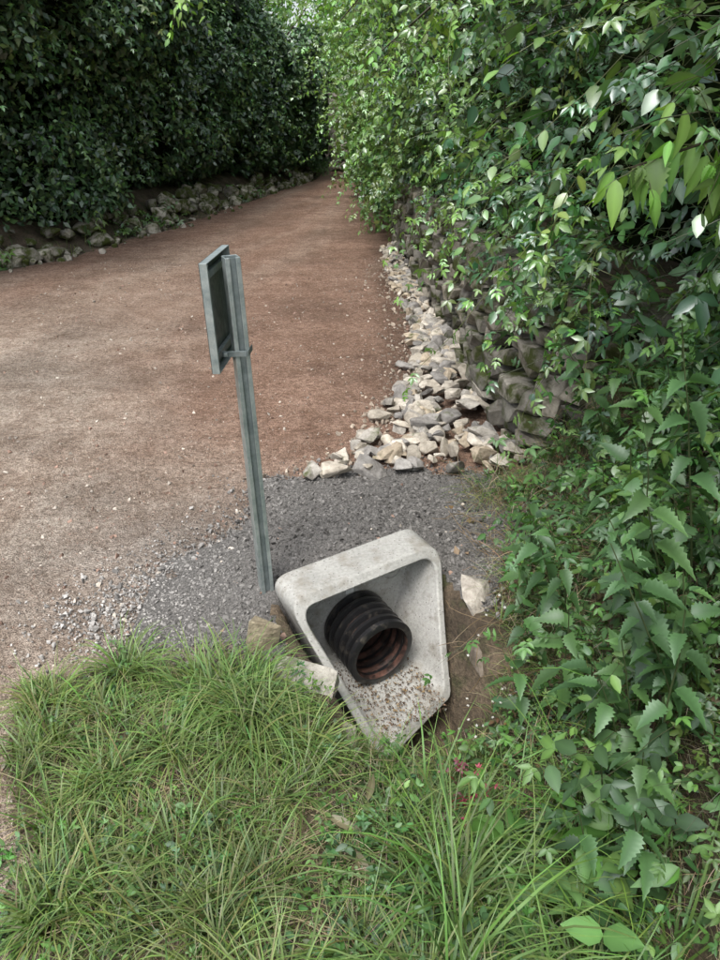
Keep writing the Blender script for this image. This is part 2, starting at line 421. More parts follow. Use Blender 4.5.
def one_stone(name,p,d,nrm,S,col,mat,T=BLOCK,i=0):
    A=Acc();inst(A,T[i],np.array([p],float),frames(np.array([d],float),np.array([nrm],float)),np.array([S],float),np.array([col],float));return A.build(name,mat)
one_stone('edge_stone',(-.325,1.90,.03),(.1,.1,1),(.3,-1,.1),(.11,.20,.08),(.29,.25,.18),M_rub,BLOCK,1)
one_stone('edge_stone',(-.19,1.71,-.01),(1,-.25,-.1),(-.1,-.35,1),(.17,.23,.07),(.38,.365,.33),M_rub,BLOCK,2)
one_stone('edge_stone',(-.07,1.60,-.10),(1,-.5,-.1),(-.1,-.35,1),(.1,.15,.06),(.32,.30,.26),M_rub,BLOCK,4)
one_stone('edge_stone',(.41,2.17,.0),(.3,1,.5),(1,-.4,.5),(.13,.26,.15),(.40,.37,.33),M_rub,ROCK,3)
one_stone('edge_stone',(.44,1.98,-.12),(.3,1,.5),(.2,-.4,1),(.12,.18,.1),(.2,.17,.14),M_rub,ROCK,4)
one_stone('edge_stone',(.31,.95,-.2),(1,.2,0),(.2,-.4,1),(.1,.14,.06),(.3,.27,.22),M_rub,ROCK,6)

# ---------------------------------------------------------------- concrete headwall
def rounded(cor,rad,n=8):
    pts=[];m=len(cor)
    for i in range(m):
        p=np.array(cor[i]);a=np.array(cor[i-1]);b=np.array(cor[(i+1)%m]);r=rad[i]
        da=(a-p)/np.linalg.norm(a-p);db=(b-p)/np.linalg.norm(b-p)
        A0=p+da*r;B0=p+db*r
        for k in range(n+1):
            t=k/n;q=(1-t)**2*A0+2*t*(1-t)*(p*.93+.07*(A0+B0)/2)+t*t*B0;pts.append(q)
        nb=np.array(cor[(i+1)%m]);rb=rad[(i+1)%m];E=nb+(-db)*rb
        for k in range(1,6): pts.append(B0+(E-B0)*k/6)
    return np.array(pts)
def L2W(w,f,d): return O+np.outer(np.atleast_1d(w),WV)+np.outer(np.atleast_1d(f),FV)-np.outer(np.atleast_1d(d),[0,0,1])
outer=rounded([(-.315,0),(.315,0),(.195,.455),(-.165,.465)],[.075,.085,.02,.02])
inner=rounded([(-.280,.033),(.282,.033),(.169,.425),(-.140,.432)],[.06,.07,.03,.03])
innerb=rounded([(-.250,.048),(.250,.048),(.152,.414),(-.134,.414)],[.06,.06,.03,.03])
def ff(o): 
    d=np.clip(o[:,1]/.45,0,1.03);return .012+.350*d-.32*o[:,0]*d
PD=.282;PR=.124
def circ(ol):
    a=np.arctan2(ol[:,1]-PD,ol[:,0]);return np.stack([np.cos(a)*(PR-.004),PD+np.sin(a)*(PR-.004)],1)
n=len(outer)
rings=[L2W(circ(innerb)[:,0],np.full(n,-.14),circ(innerb)[:,1]),
       L2W(outer[:,0],np.full(n,-.14),outer[:,1]),
       L2W(outer[:,0],ff(outer),outer[:,1]),
       L2W(inner[:,0],ff(inner),inner[:,1]),
       L2W(innerb[:,0],np.full(n,-.09),innerb[:,1]),
       L2W(circ(innerb)[:,0],np.full(n,-.09),circ(innerb)[:,1])]
V=np.concatenate(rings);F=[]
for r in range(len(rings)-1):
    for i in range(n):
        j=(i+1)%n;F.append((r*n+i,r*n+j,(r+1)*n+j,(r+1)*n+i))
head=bpy.data.objects.new('concrete_culvert_headwall',None);sc.collection.objects.link(head)
A=Acc();A.add(V,np.array(F),np.ones((len(V),3)));sh=A.build('concrete_shell',M_conc,True,head)
bm=bmesh.new();bm.from_mesh(sh.data);bmesh.ops.recalc_face_normals(bm,faces=bm.faces);bm.to_mesh(sh.data);bm.free()
sh.data.set_sharp_from_angle(angle=math.radians(30))
bv=sh.modifiers.new('b','BEVEL');bv.width=.006;bv.segments=2;bv.limit_method='ANGLE';bv.angle_limit=math.radians(40)
def revolve(name,prof,c_w,c_d,mat,seg=48,parent=head,smooth=True):
    V=[];F=[]
    for (f,r) in prof:
        a=np.linspace(0,2*np.pi,seg,endpoint=False)
        V.append(L2W(c_w+np.cos(a)*r,np.full(seg,f),c_d+np.sin(a)*r))
    for i in range(len(prof)-1):
        for k in range(seg):
            j=(k+1)%seg;F.append((i*seg+k,i*seg+j,(i+1)*seg+j,(i+1)*seg+k))
    A=Acc();A.add(np.concatenate(V),np.array(F),np.ones((len(prof)*seg,3)));o=A.build(name,mat,smooth,parent)
    o.data.set_sharp_from_angle(angle=math.radians(50));return o
prof=[(-.13,PR-.008)]
f=-.088
while f<.09:
    prof+=[(f,PR-.018),(f+.006,PR+.002),(f+.022,PR+.004),(f+.028,PR-.018)];f+=.040
prof+=[(f,PR-.018),(f+.004,PR+.005),(f+.022,PR+.005),(f+.027,PR-.006),(f+.027,PR-.018)]
revolve('corrugated_pipe',prof,-.005,PD,M_pipe)
prof=[(f+.0265,PR-.0175)]
g=f+.01
while g>-.10: prof+=[(g,PR-.022),(g-.01,PR-.016),(g-.02,PR-.016),(g-.03,PR-.022)];g-=.042
prof+=[(-.125,PR-.03),(-.126,0.0001)]
revolve('pipe_inside',prof,-.005,PD,M_pin)
def ring(name,cw,cd,r):
    revolve(name,[(-.0895,r-.005),(-.085,r-.004),(-.085,r+.001),(-.0895,r+.002)],cw,cd,M_conc)
ring('cast_ring_a',.165,.12,.045);ring('cast_ring_b',-.175,.12,.045)
ring('cast_ring_c',.165,.12,.022)
A=Acc();V=L2W([-.035,-.002,-.002,-.035],[-.086]*4,[.06,.06,.155,.155]);V=np.concatenate([V,V-FV*.003]);A.add(V,np.array([[0,1,2,3],[0,4,5,1],[1,5,6,2],[2,6,7,3],[3,7,4,0]]),np.ones((8,3)));A.build('label_strip',M_lab,False,head)
A=Acc();n=1500;w=rng.uniform(-.13,.145,n);f=-.05+rng.uniform(0,1,n)**.8*.42
s=rng.uniform(.003,.011,n);P=L2W(w,f,np.full(n,.416));P[:,2]+=s*.2
k=rng.integers(0,3,n);col=np.array([[.17,.115,.08],[.27,.23,.18],[.10,.07,.05]])[k]*rng.uniform(.7,1.2,(n,1))
kk=rng.integers(0,6,n)
for i in range(6):
    m=kk==i
    inst(A,PEB[i],P[m],frames(rnd(m.sum()),rnd(m.sum())),s[m][:,None]*rng.uniform(.3,1.3,(m.sum(),3)),col[m])
n=70;w=rng.uniform(-.12,.12,n);f=.1+rng.uniform(0,1,n)*.24;P=L2W(w,f,np.full(n,.410))
inst(A,tuple([LEAFS[0],LEAFS[1][:,:3],LEAFS[2]]),P,frames(rnd(n)*np.array([1,1,.1]),np.array([0,0,1])+rnd(n)*.3),rng.uniform(.008,.024,n),np.tile([.22,.16,.09],(n,1)))
A.build('debris',M_gravel,False,head)

# ---------------------------------------------------------------- signpost
post=bpy.data.objects.new('metal_signpost',None);sc.collection.objects.link(post);post.location=(-.338,2.15,0)
def prism(name,prof,z0,z1,mat,parent,bev=0.0015):
    bm=bmesh.new();vs=[bm.verts.new((p[0],p[1],z0)) for p in prof];f=bm.faces.new(vs)
    r=bmesh.ops.extrude_face_region(bm,geom=[f]);bmesh.ops.translate(bm,verts=[v for v in r['geom'] if isinstance(v,bmesh.types.BMVert)],vec=(0,0,z1-z0))
    bmesh.ops.recalc_face_normals(bm,faces=bm.faces)
    me=bpy.data.meshes.new(name);bm.to_mesh(me);bm.free();me.materials.append(mat)
    o=bpy.data.objects.new(name,me);sc.collection.objects.link(o);o.parent=parent
    if bev: b=o.modifiers.new('b','BEVEL');b.width=bev;b.segments=2;b.limit_method='ANGLE'
    return o
a=.0225;c_=.025;t=.003;l=.009
Cprof=[(-a,-c_),(-l,-c_),(-l,-c_+t),(-a+t,-c_+t),(-a+t,c_-t),(a-t,c_-t),(a-t,-c_+t),(l,-c_+t),(l,-c_),(a,-c_),(a,c_),(-a,c_)]
prism('channel_post',Cprof,-.3,1.225,M_galv,post)
prism('post_web',[(-a+t,-c_+.008),(a-t,-c_+.008),(a-t,-c_+.010),(-a+t,-c_+.010)],-.3,1.222,M_web,post,bev=0)
post.rotation_euler=(0,math.radians(-1.7),math.radians(22))
def box(name,lo,hi,mat,parent,bev=.001):
    return prism(name,[(lo[0],lo[1]),(hi[0],lo[1]),(hi[0],hi[1]),(lo[0],hi[1])],lo[2],hi[2],mat,parent,bev=bev)
sp=bpy.data.objects.new('sign',None);sc.collection.objects.link(sp);sp.parent=post;sp.rotation_euler=(0,0,math.radians(-25))
x0=-.070;y0,y1=-.10,.19;z0,z1=.905,1.225;fd=.024
box('sign_panel',(x0,y0,z0),(x0+.002,y1,z1),M_dark,sp)
box('flange_near',(x0+.002,y0,z0),(x0+fd,y0+.003,z1),M_galv,sp)
box('flange_near_lip',(x0+fd-.003,y0+.003,z0+.004),(x0+fd,y0+.012,z1-.004),M_galv,sp)
box('flange_far',(x0+.002,y1-.003,z0),(x0+fd,y1,z1),M_galv,sp)
box('flange_top',(x0+.002,y0+.003,z1-.003),(x0+fd,y1-.003,z1),M_galv,sp)
box('flange_bottom',(x0+.002,y0+.003,z0),(x0+fd,y1-.003,z0+.003),M_galv,sp)
for i,zz in enumerate((.945,1.185)):
    box('rail_%d'%i,(x0+.003,y0+.02,zz-.010),(x0+.016,y1-.02,zz+.010),M_web,sp)
for i,zz in enumerate((.945,)):
    box('clamp_%d'%i,(-.050,-.034,zz-.009),(.026,-.031,zz+.009),M_web,sp)
    box('clamp_band_%d'%i,(.027,-.031,zz-.009),(.030,.034,zz+.009),M_web,sp)
    box('bolt_%d'%i,(-.044,-.044,zz-.006),(-.032,-.034,zz+.006),M_galv,sp,.002)

# ---------------------------------------------------------------- vegetation
UP=np.array([0,0,1.])
def sprays(LA,SA,P0,D0,L,K,droop,ls,col,tpls,both=False,r=.0022,stemc=(.06,.07,.03),nb=(0,0,0),ok=None,wig=.14,flat=.6,ldroop=.25,sz0=.6):
    n=len(P0)
    p=P0.copy();d=nz(D0);L=np.broadcast_to(L,(n,));ls=np.broadcast_to(ls,(n,));tk=rng.integers(0,len(tpls),n)
    col=np.broadcast_to(col,(n,3));alive=np.ones(n,bool)
    for k in range(K):
        d2=nz(d+np.array([0,0,-droop/K])+rnd(n)*wig);p2=p+d2*(L/K)[:,None]
        if ok is not None: alive&=ok(p2)
        mo=alive
        tube(SA,p[mo],p2[mo],r*(1-k/K*.7),r*(1-(k+1)/K*.7),np.array(stemc))
        side=nz(np.cross(d2,UP)+rnd(n)*.1)
        sgs=(1,-1) if both else ((1,) if k%2 else (-1,))
        if k==K-1: sgs=sgs+(0,)
        if k==0 and not both: sgs=()
        for sg in sgs:
            ld=nz((.5 if sg else 1)*d2+sg*side*.85+rnd(n)*.3-UP*ldroop)
            ln=nz(UP+np.array(nb)+rnd(n)*flat)
            s=ls*(sz0+.5*math.sin(math.pi*min(1,(k+1)/(K+.5))))*rng.uniform(.7,1.25,n)
            R=frames(ld,ln);cc=col*rng.uniform(.65,1.3,(n,1))*(1+.25*(sg==0))
            for i,T in enumerate(tpls):
                m=(tk==i)&mo
                inst(LA,T,p2[m],R[m],s[m],cc[m])
        p,d=p2,d2
def pal(n,cols,j=.18):
    c=np.array(cols)[rng.integers(0,len(cols),n)];return c*(1+rnd(n)*j*.5)*rng.uniform(.8,1.2,(n,1))
# right hedge
def xf(y,z):
    b=np.interp(y,[1,2,3,4,5,8,12,20,28],[1.25,1.12,1.02,.98,.92,.66,.28,.15,.3])
    return b-.26*sm(z,1.0,1.9)+(fbm(y*.9+7,z*1.1,4,3)-.5)*1.25
gy2=np.linspace(.2,29,90);gz=np.linspace(.3,4.6,30)
YY,ZZ=np.meshgrid(gy2,gz);ZZ=.3+(ZZ-.3)*(1-.35*sm(YY,10,22));XX=xf(YY,ZZ)+.6+.25*(ZZ<.9)
Pc=np.stack([XX,YY,ZZ],-1).reshape(-1,3);id2=np.arange(90*30).reshape(30,90)
Fc=np.stack([id2[:-1,:-1],id2[:-1,1:],id2[1:,1:],id2[1:,:-1]],-1).reshape(-1,4)
LA=Acc();SA=Acc()
RC=[(.06,.145,.048),(.08,.18,.052),(.045,.115,.045),(.105,.21,.055),(.065,.15,.07)]
minz=lambda p:(p[:,2]>np.interp(p[:,1],[2.4,3.0,6,7.5,9],[.0,.80,.74,.5,.15])+.12*(fbm(p[:,1]*2.5,p[:,0]*0,13,2)-.5)*2)|(p[:,0]>xw(p[:,1])+.12)
n=2700
y=1.5+rng.uniform(0,1,n)**1.4*8;z=.75+rng.uniform(0,1,n)**.9*2.7
x=xf(y,z)+rng.uniform(.0,.55,n)
D=np.array([-1,-.4,.3])+rnd(n)*np.array([.4,.7,.6])
keep=fbm(y*2.2,z*2.2,91,2)>.39
x,y,z,D=x[keep],y[keep],z[keep],D[keep];n=len(x)
patchn=fbm(y*.8+3,z*.9,55,2)[:,None]
colr=pal(n,RC)*(.65+1.0*np.clip(patchn-.2,0,1))
okf=lambda p:(p[:,0]>xf(p[:,1],p[:,2])-.45)&minz(p)
sprays(LA,SA,np.stack([x,y,z],1),D,rng.uniform(.3,.75,n),7,1.1,rng.uniform(.038,.085,n),colr,[TRI,PIN,LEAF,LEAF],nb=(-.25,-.25,0),ok=okf,flat=.75)
n=290;y=2.0+rng.uniform(0,1,n)**1.1*9;z=rng.uniform(.95,2.9,n);x=xf(y,z)+.05
sprays(LA,SA,np.stack([x,y,z],1),np.array([-1,-.5,.7])+rnd(n)*.5,rng.uniform(.5,1.15,n),12,1.8,.052,pal(n,[(.16,.30,.07),(.14,.26,.06)]),[TRI,LEAF,PIN],nb=(-.3,-.3,0),ok=lambda p:(p[:,0]>xf(p[:,1],p[:,2])-1.0)&minz(p),stemc=(.12,.14,.05))
n=120;y=6.5+rng.uniform(0,1,n)*9;z=rng.uniform(.5,2.6,n);x=xf(y,z)+.05
sprays(LA,SA,np.stack([x,y,z],1),np.array([-1,-.4,.4])+rnd(n)*.5,rng.uniform(.5,1.1,n),11,1.5,.07,pal(n,[(.15,.29,.07),(.12,.23,.055)]),[TRI,LEAF,PIN],nb=(-.3,-.3,0),stemc=(.12,.14,.05))
n=80;y=3.2+rng.uniform(0,1,n)*4.5;x=xw(y)+rng.uniform(.05,.3,n);z=rng.uniform(.8,1.0,n)
sprays(LA,SA,np.stack([x,y,z],1),np.array([-1,-.4,.2])+rnd(n)*.4,rng.uniform(.12,.32,n),6,1.8,.04,pal(n,RC),[TRI,LEAF,LEAF],nb=(-.5,-.3,0))
rh=LA.build('bramble_hedge',M_leafR,True);SA.build('stems',M_grass,parent=rh)
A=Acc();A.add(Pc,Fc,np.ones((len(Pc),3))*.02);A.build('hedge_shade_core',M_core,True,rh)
A=Acc();n=42000;y=7.8+rng.uniform(0,1,n)**1.1*20;z=.15+rng.uniform(0,1,n)*4.4*(1-.35*sm(y,10,22))
x=xf(y,z)+rng.uniform(-.25,.5,n)+.25*(z<.8)*(y<10)
R=frames(rnd(n)+np.array([-.4,-.3,-.4]),UP+np.array([-.3,-.3,0])+rnd(n)*.8)
inst(A,LEAFS,np.stack([x,y,z],1),R,rng.uniform(.05,.095,n)*(y/14+.35),pal(n,[(.09,.19,.045),(.13,.25,.055),(.07,.15,.04)]))
A.build('leaves_far',M_leafR,True,rh)

# left hedge
seg=np.diff(LE,axis=0);sl=np.linalg.norm(seg,axis=1);cl=np.concatenate([[0],np.cumsum(sl)])
def lpt(s): return np.interp(s,cl,LE[:,0]),np.interp(s,cl,LE[:,1])
def lout(s,z): return 1.9*(fbm(s*.5,z*.6,15,3)-.5)+.7*(fbm(s*2.0,z*2.0,16,3)-.5)-.40-.20*sm(.8-z,0,.6)+.12*z
def ltop(s): return 5.0-2.1*sm(s,13,21)+1.3*(fbm(s*.8,s*.1,5,2)-.5)
def lhedge(n,s0,s1,z0,back,size,cols,acc,tpl):
    s=s0+(s1-s0)*rng.uniform(0,1,n);z=z0+(ltop(s)-z0)*rng.uniform(0,1,n)
    keep=fbm(s*3,z*3,71,2)>.35
    s,z=s[keep],z[keep];n=len(s)
    bx,by=lpt(s);o=lout(s,z)-back*rng.uniform(0,1,n)**1.3
    x=bx+.85*o;y=by-.5*o
    R=frames(rnd(n)*.8+np.array([.35,-.5,-.35]),UP*.7+np.array([.5,-.5,0])+rnd(n)*.8)
    inst(acc,tpl,np.stack([x,y,z],1),R,rng.uniform(.7,1.3,n)*size*(.75+y/25),pal(n,cols)*(.6+1.0*fbm(s*1.3,z*1.3,18,2))[:,None])
A=Acc()
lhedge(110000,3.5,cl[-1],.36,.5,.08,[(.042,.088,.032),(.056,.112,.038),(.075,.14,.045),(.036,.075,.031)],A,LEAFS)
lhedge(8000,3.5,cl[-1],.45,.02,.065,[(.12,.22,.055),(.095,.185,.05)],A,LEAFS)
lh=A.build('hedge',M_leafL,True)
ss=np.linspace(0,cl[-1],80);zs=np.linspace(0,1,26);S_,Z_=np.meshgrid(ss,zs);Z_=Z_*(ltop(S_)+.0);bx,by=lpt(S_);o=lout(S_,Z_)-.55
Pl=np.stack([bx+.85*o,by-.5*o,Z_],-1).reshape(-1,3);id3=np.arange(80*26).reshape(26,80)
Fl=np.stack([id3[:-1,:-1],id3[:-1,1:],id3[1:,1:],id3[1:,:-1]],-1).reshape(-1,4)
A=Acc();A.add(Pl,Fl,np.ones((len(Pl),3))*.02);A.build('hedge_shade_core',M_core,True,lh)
LA=Acc();SA=Acc();n=620;s=rng.uniform(3.8,cl[-1]-2,n);z=.5+rng.uniform(0,1,n)*3.9;bx,by=lpt(s);o=lout(s,z)-.1
sprays(LA,SA,np.stack([bx+.85*o,by-.5*o,z],1),np.array([.6,-.6,.4])+rnd(n)*.5,rng.uniform(.3,.9,n),7,1.3,.085,pal(n,[(.075,.155,.045),(.11,.205,.055)]),[TRI,LEAF],nb=(.3,-.4,0),r=.003)
n=520;s=rng.uniform(3.2,cl[-1]-1,n);bx,by=lpt(s);o=-rng.uniform(-.05,.5,n);x=bx+.85*o;y=by-.5*o
k=fbm(s*.8,s*0,12,2)>.48;x=x[k];y=y[k];n=len(x)
sprays(LA,SA,np.stack([x,y,H(x,y)],1),np.array([.2,-.2,1])+rnd(n)*.5,rng.uniform(.12,.45,n),5,1.,.07,pal(n,[(.09,.19,.045),(.12,.23,.06)]),[TRI,LEAF],nb=(.3,-.4,0))
LA.build('leafy_shoots',M_leafR,True,lh);SA.build('shoot_stems',M_grass,parent=lh)

# overhanging branches
LA=Acc();SA=Acc()
def branch(pts,r0,r1):
    pts=np.array(pts,float);n=len(pts)-1
    for i in range(n): tube(SA,pts[i:i+1],pts[i+1:i+2],r0+(r1-r0)*i/n,r0+(r1-r0)*(i+1)/n,np.array([.06,.05,.03]))
    return pts
def brleaves(pts,n,L,cols,ls=.06,t0=.35):
    t=rng.uniform(t0,1,n)*(len(pts)-1);i=np.minimum(t.astype(int),len(pts)-2);P=pts[i]+(pts[i+1]-pts[i])*(t-i)[:,None]
    sprays(LA,SA,P,rnd(n)*np.array([.8,.6,.4])+np.array([.2,-.3,-.2]),rng.uniform(.5,1,n)*L,7,.8,ls,pal(n,cols),[LEAF,LONG,LEAF],nb=(0,-.2,0),stemc=(.09,.09,.04))
BC=[(.17,.32,.07),(.14,.27,.06),(.2,.34,.08)]
b1=branch([(-4.6,8.4,1.8),(-3.6,7.6,3.2),(-2.2,6.2,3.2),(-1.3,5.2,2.55),(-.9,4.9,2.18)],.02,.003);brleaves(b1,26,.35,BC,.055,.55)
b2=branch([(1.1,7.5,.8),(.9,7.2,2.2),(.3,6.8,2.7),(-.15,6.5,2.2)],.03,.004);brleaves(b2,50,.55,BC,.06)
b3=branch([(1.3,10,.8),(.9,9.7,2.6),(.2,9.2,3.0),(-.4,8.8,2.6)],.03,.004);brleaves(b3,50,.6,BC,.07)
b6=branch([(1.1,5.5,.8),(.9,5.2,1.9),(.5,5.0,2.2),(.12,4.9,1.9)],.02,.003);brleaves(b6,34,.4,BC,.055)
hb=LA.build('overhanging_branches',M_net,True);SA.build('twigs',M_grass,parent=hb)

# nettles
LA=Acc();SA=Acc()
def nettle(x,y,h,lean,ls,cols):
    z=float(H(x,y));p=np.array([x,y,z-.02]);d=nz(np.array([lean[0],lean[1],1.]));ph=rng.uniform(0,6.28)
    K=max(6,int(h/.05));c0=np.array(cols[rng.integers(0,len(cols))])
    for k in range(K):
        d2=nz(d+rng.normal(size=3)*.04+np.array([lean[0],lean[1],0])*.05);q=p+d2*h/K
        tube(SA,p[None],q[None],.0035*(1-.6*k/K),.0035*(1-.6*(k+1)/K),np.array([.09,.12,.05]))
        t=(k+1)/K
        if t>.25:
            ph+=math.pi/2
            for s in (0,math.pi):
                a=ph+s+rng.normal()*.25;out=np.array([math.cos(a),math.sin(a),0])
                ld=nz(out+UP*(.1-.9*(1-t)+.5*(t>.9))+rng.normal(size=3)*.2)
                ln=nz(UP+out*.4+rng.normal(size=3)*.3)
                size=ls*(.4+.75*math.sin(math.pi*min(1,(1.08-t)*.9+.08)))*rng.uniform(.75,1.15)
                if t>.93:size*=.5
                inst(LA,NET,(q+out*.012)[None],frames(ld[None],ln[None]),np.array([size]),(c0*rng.uniform(.65,1.35))[None])
        p,d=q,d2
NC=[(.09,.195,.065),(.115,.23,.075),(.075,.165,.06)]
for i in range(52):
    y=rng.uniform(1.15,2.6);x=rng.uniform(.60,1.4)+.08*(y-1.2)
    if x/y<.33: continue
    nettle(x,y,rng.uniform(.3,.8),(-.14+rng.normal()*.1,-.1+rng.normal()*.08),rng.uniform(.055,.085),NC)
for (x,y,h) in [(.80,1.42,.75),(.74,1.35,.55),(.68,1.5,.45),(.9,1.6,.9),(.8,1.75,.72),(.62,1.62,.5),(.66,1.3,.42),(.62,1.05,.3),(.7,1.1,.42),(.57,1.85,.38),(.60,2.05,.36),(.66,2.25,.42),(.54,1.7,.3),(.76,1.3,.7),(.84,1.5,.85)]:
    nettle(x,y,h,(-.16,-.08),.085,NC)
nb_=LA.build('nettle_patch',M_net,True);SA.build('nettle_stems',M_grass,parent=nb_)
# long hanging leaves, upper right
LA=Acc();SA=Acc()
b4=branch([(1.6,2.3,1.0),(1.3,2.1,1.55),(1.0,1.95,1.58),(.62,1.80,1.48)],.008,.003)
b5=branch([(1.5,1.9,1.0),(1.2,1.75,1.5),(.80,1.6,1.45)],.008,.003)
for bb_,nn in ((b4,18),(b5,12)):
    t=rng.uniform(.45,1,nn)*(len(bb_)-1);i=np.minimum(t.astype(int),len(bb_)-2);P=bb_[i]+(bb_[i+1]-bb_[i])*(t-i)[:,None]
    sprays(LA,SA,P,rnd(nn)*np.array([.6,.3,.2])+np.array([-.4,-.3,.0]),rng.uniform(.08,.2,nn),4,.6,.085,pal(nn,[(.15,.28,.06),(.17,.31,.07)]),[LONG,NET,LONG],nb=(0,-.8,0),flat=.5,ldroop=1.5,stemc=(.12,.14,.06))
hb=LA.build('hazel_branch',M_net,True);SA.build('hazel_twigs',M_grass,parent=hb)

# bank cover
LA=Acc();SA=Acc()
def cover(n,xr,yr,L,ls,cols,tpls,cond,droop=1.2,K=5):
    x=rng.uniform(*xr,n);y=rng.uniform(*yr,n);m=cond(x,y);x=x[m];y=y[m];n=len(x)
    sprays(LA,SA,np.stack([x,y,H(x,y)],1),np.array([-.15,-.25,1])+rnd(n)*.45,rng.uniform(*L,n),K,droop,rng.uniform(*ls,n),pal(n,cols),tpls,nb=(-.2,-.3,0),r=.0014)
w_in=lambda x,y:~((np.abs(wf(x,y)[0])<.36)&(wf(x,y)[1]>-.2)&(wf(x,y)[1]<.46))
WC=[(.075,.16,.045),(.105,.21,.05),(.06,.13,.045)]
cover(1300,(.6,1.9),(.7,3.0),(.1,.32),(.022,.048),WC,[TRI,LEAF,LEAF],lambda x,y:(x>.60+.3*fbm(x*5,y*5,3))&w_in(x,y))
cover(900,(.44,1.0),(1.4,3.0),(.06,.22),(.014,.034),WC,[TRI,LEAF,LEAF],lambda x,y:(x>.38+.08*y+.12*fbm(x*5,y*5,31))&w_in(x,y))
cover(360,(.72,1.7),(1.2,2.8),(.35,.75),(.035,.06),WC,[TRI,PIN,LEAF],lambda x,y:(x>.39*y)&w_in(x,y),1.6,9)
cover(1500,(-.05,1.0),(.6,1.75),(.05,.16),(.016,.036),WC,[TRI,LEAF],lambda x,y:w_in(x,y)&(fbm(x*5,y*5,44)>.42))
cover(1100,(-.85,.15),(.75,1.8),(.04,.10),(.012,.026),WC,[TRI,LEAF],lambda x,y:w_in(x,y)&(fbm(x*5,y*5,45)>.52))
x=np.array([.58,.52,.64,.44,.74]);y=np.array([1.10,1.02,1.20,1.18,1.15])
for j in range(5):
    P=np.repeat(np.array([[x[j],y[j],float(H(x[j],y[j]))+.14]]),9,0)
    sprays(LA,SA,P,rnd(9)*np.array([1,1,.3])+UP*.7,.14,2,.5,.105,pal(9,[(.12,.235,.065)]),[LEAF,LONG],nb=(0,-.3,0),stemc=(.1,.13,.05))
for (x0_,y0_) in ((.27,1.34),(.31,1.52)):
    P=np.repeat(np.array([[x0_,y0_,float(H(x0_,y0_))+.12]]),8,0)+rnd(8)*.025
    sprays(LA,SA,P,rnd(8)+UP,.06,4,.5,.018,pal(8,[(.28,.06,.09),(.22,.08,.09)]),[TRI],stemc=(.2,.05,.04))
wb=LA.build('bank_weeds',M_net,True);SA.build('weed_stems',M_grass,parent=wb)
A=Acc();n=460;x=rng.uniform(.46,1.2,n);y=rng.uniform(1.5,3.0,n)
p=np.stack([x,y,H(x,y)+.01],1);d=nz(rnd(n)*np.array([1,1,.5])+np.array([-.2,-.3,.5]))
for k in range(5):
    d=nz(d+rnd(n)*.3-UP*.28);q=p+d*rng.uniform(.03,.07,n)[:,None];tube(A,p,q,.0016,.0013,np.array([.22,.16,.10]));p=q
A.build('dead_vines',M_grass)
A=Acc();n=26;x=rng.uniform(.3,.5,n);y=rng.uniform(1.7,2.0,n)
P=np.stack([x,y,H(x,y)+rng.uniform(.08,.16,n)],1)
PET=combine(LEAF,[(0,0,k*1.256,1) for k in range(5)])
inst(A,PET,P,frames(rnd(n)*np.array([1,1,.1]),UP+np.array([0,-.6,0])+rnd(n)*.3),np.full(n,.006),np.ones((n,3))*.6);A.build('white_flowers',M_grass)

# ---------------------------------------------------------------- grass
def grass(n,xr,yr,cond,Lr,wr,cols,tilt=.45,tp=(0,1,2),clump=None,lean=(0,0)):
    x=rng.uniform(*xr,n);y=rng.uniform(*yr,n)
    if clump is not None:
        k=rng.integers(0,len(clump),n);x=clump[k,0]+rng.normal(size=n)*clump[k,2];y=clump[k,1]+rng.normal(size=n)*clump[k,2]
    m=cond(x,y);x=x[m];y=y[m];n=len(x)
    L=rng.uniform(*Lr,n)*(.6+.8*fbm(x*3,y*3,19,2));az=rng.uniform(0,2*np.pi,n)+2.5*(fbm(x*5,y*5,27,2)-.5)
    if clump is not None:
        kk=k[m];az=np.arctan2(y-clump[kk,1],x-clump[kk,0])+rng.normal(size=n)*.6
    out=np.stack([np.cos(az)+lean[0],np.sin(az)+lean[1],0*az],1)
    d=nz(UP+out*rng.uniform(.05,1,n)[:,None]*tilt*2)
    nn=-out+UP*.3+rnd(n)*.25
    R=frames(d,nn);S=np.stack([rng.uniform(*wr,n),L,L],1);c=pal(n,cols,.2)*(.65+.7*fbm(x*6,y*6,29,2))[:,None]
    pos=np.stack([x,y,H(x,y)-.005],1);t=np.array(tp)[rng.integers(0,len(tp),n)]
    for i in set(tp):
        mm=t==i
        inst(AG,BL[i],pos[mm],R[mm],S[mm],c[mm])
AG=Acc()
GC=[(.16,.25,.07),(.20,.30,.085),(.12,.20,.055),(.24,.32,.11),(.22,.26,.10)];DRY=[(.42,.36,.24),(.34,.29,.18),(.5,.44,.31)]
inG=lambda x,y:isgrass(x,y)&w_in(x,y)
patch=lambda x,y:inG(x,y)&(fbm(x*3.5,y*3.5,60,2)+.35*fbm(x*14,y*14,61)>.64)
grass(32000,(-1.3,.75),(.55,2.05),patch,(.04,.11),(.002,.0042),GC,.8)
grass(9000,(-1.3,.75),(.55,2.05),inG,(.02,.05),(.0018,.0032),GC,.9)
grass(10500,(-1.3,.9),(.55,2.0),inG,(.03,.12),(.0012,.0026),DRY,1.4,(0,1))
cl_=np.array([[rng.uniform(-1.0,.35),rng.uniform(.7,1.75),rng.uniform(.01,.035)] for _ in range(72)])
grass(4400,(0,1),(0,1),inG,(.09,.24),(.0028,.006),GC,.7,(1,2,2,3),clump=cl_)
big=np.array([[-.36,1.68,.03],[-.42,1.63,.03],[-.30,1.58,.025],[-.50,1.70,.03],[-.75,1.76,.02],[-.28,1.50,.02]])
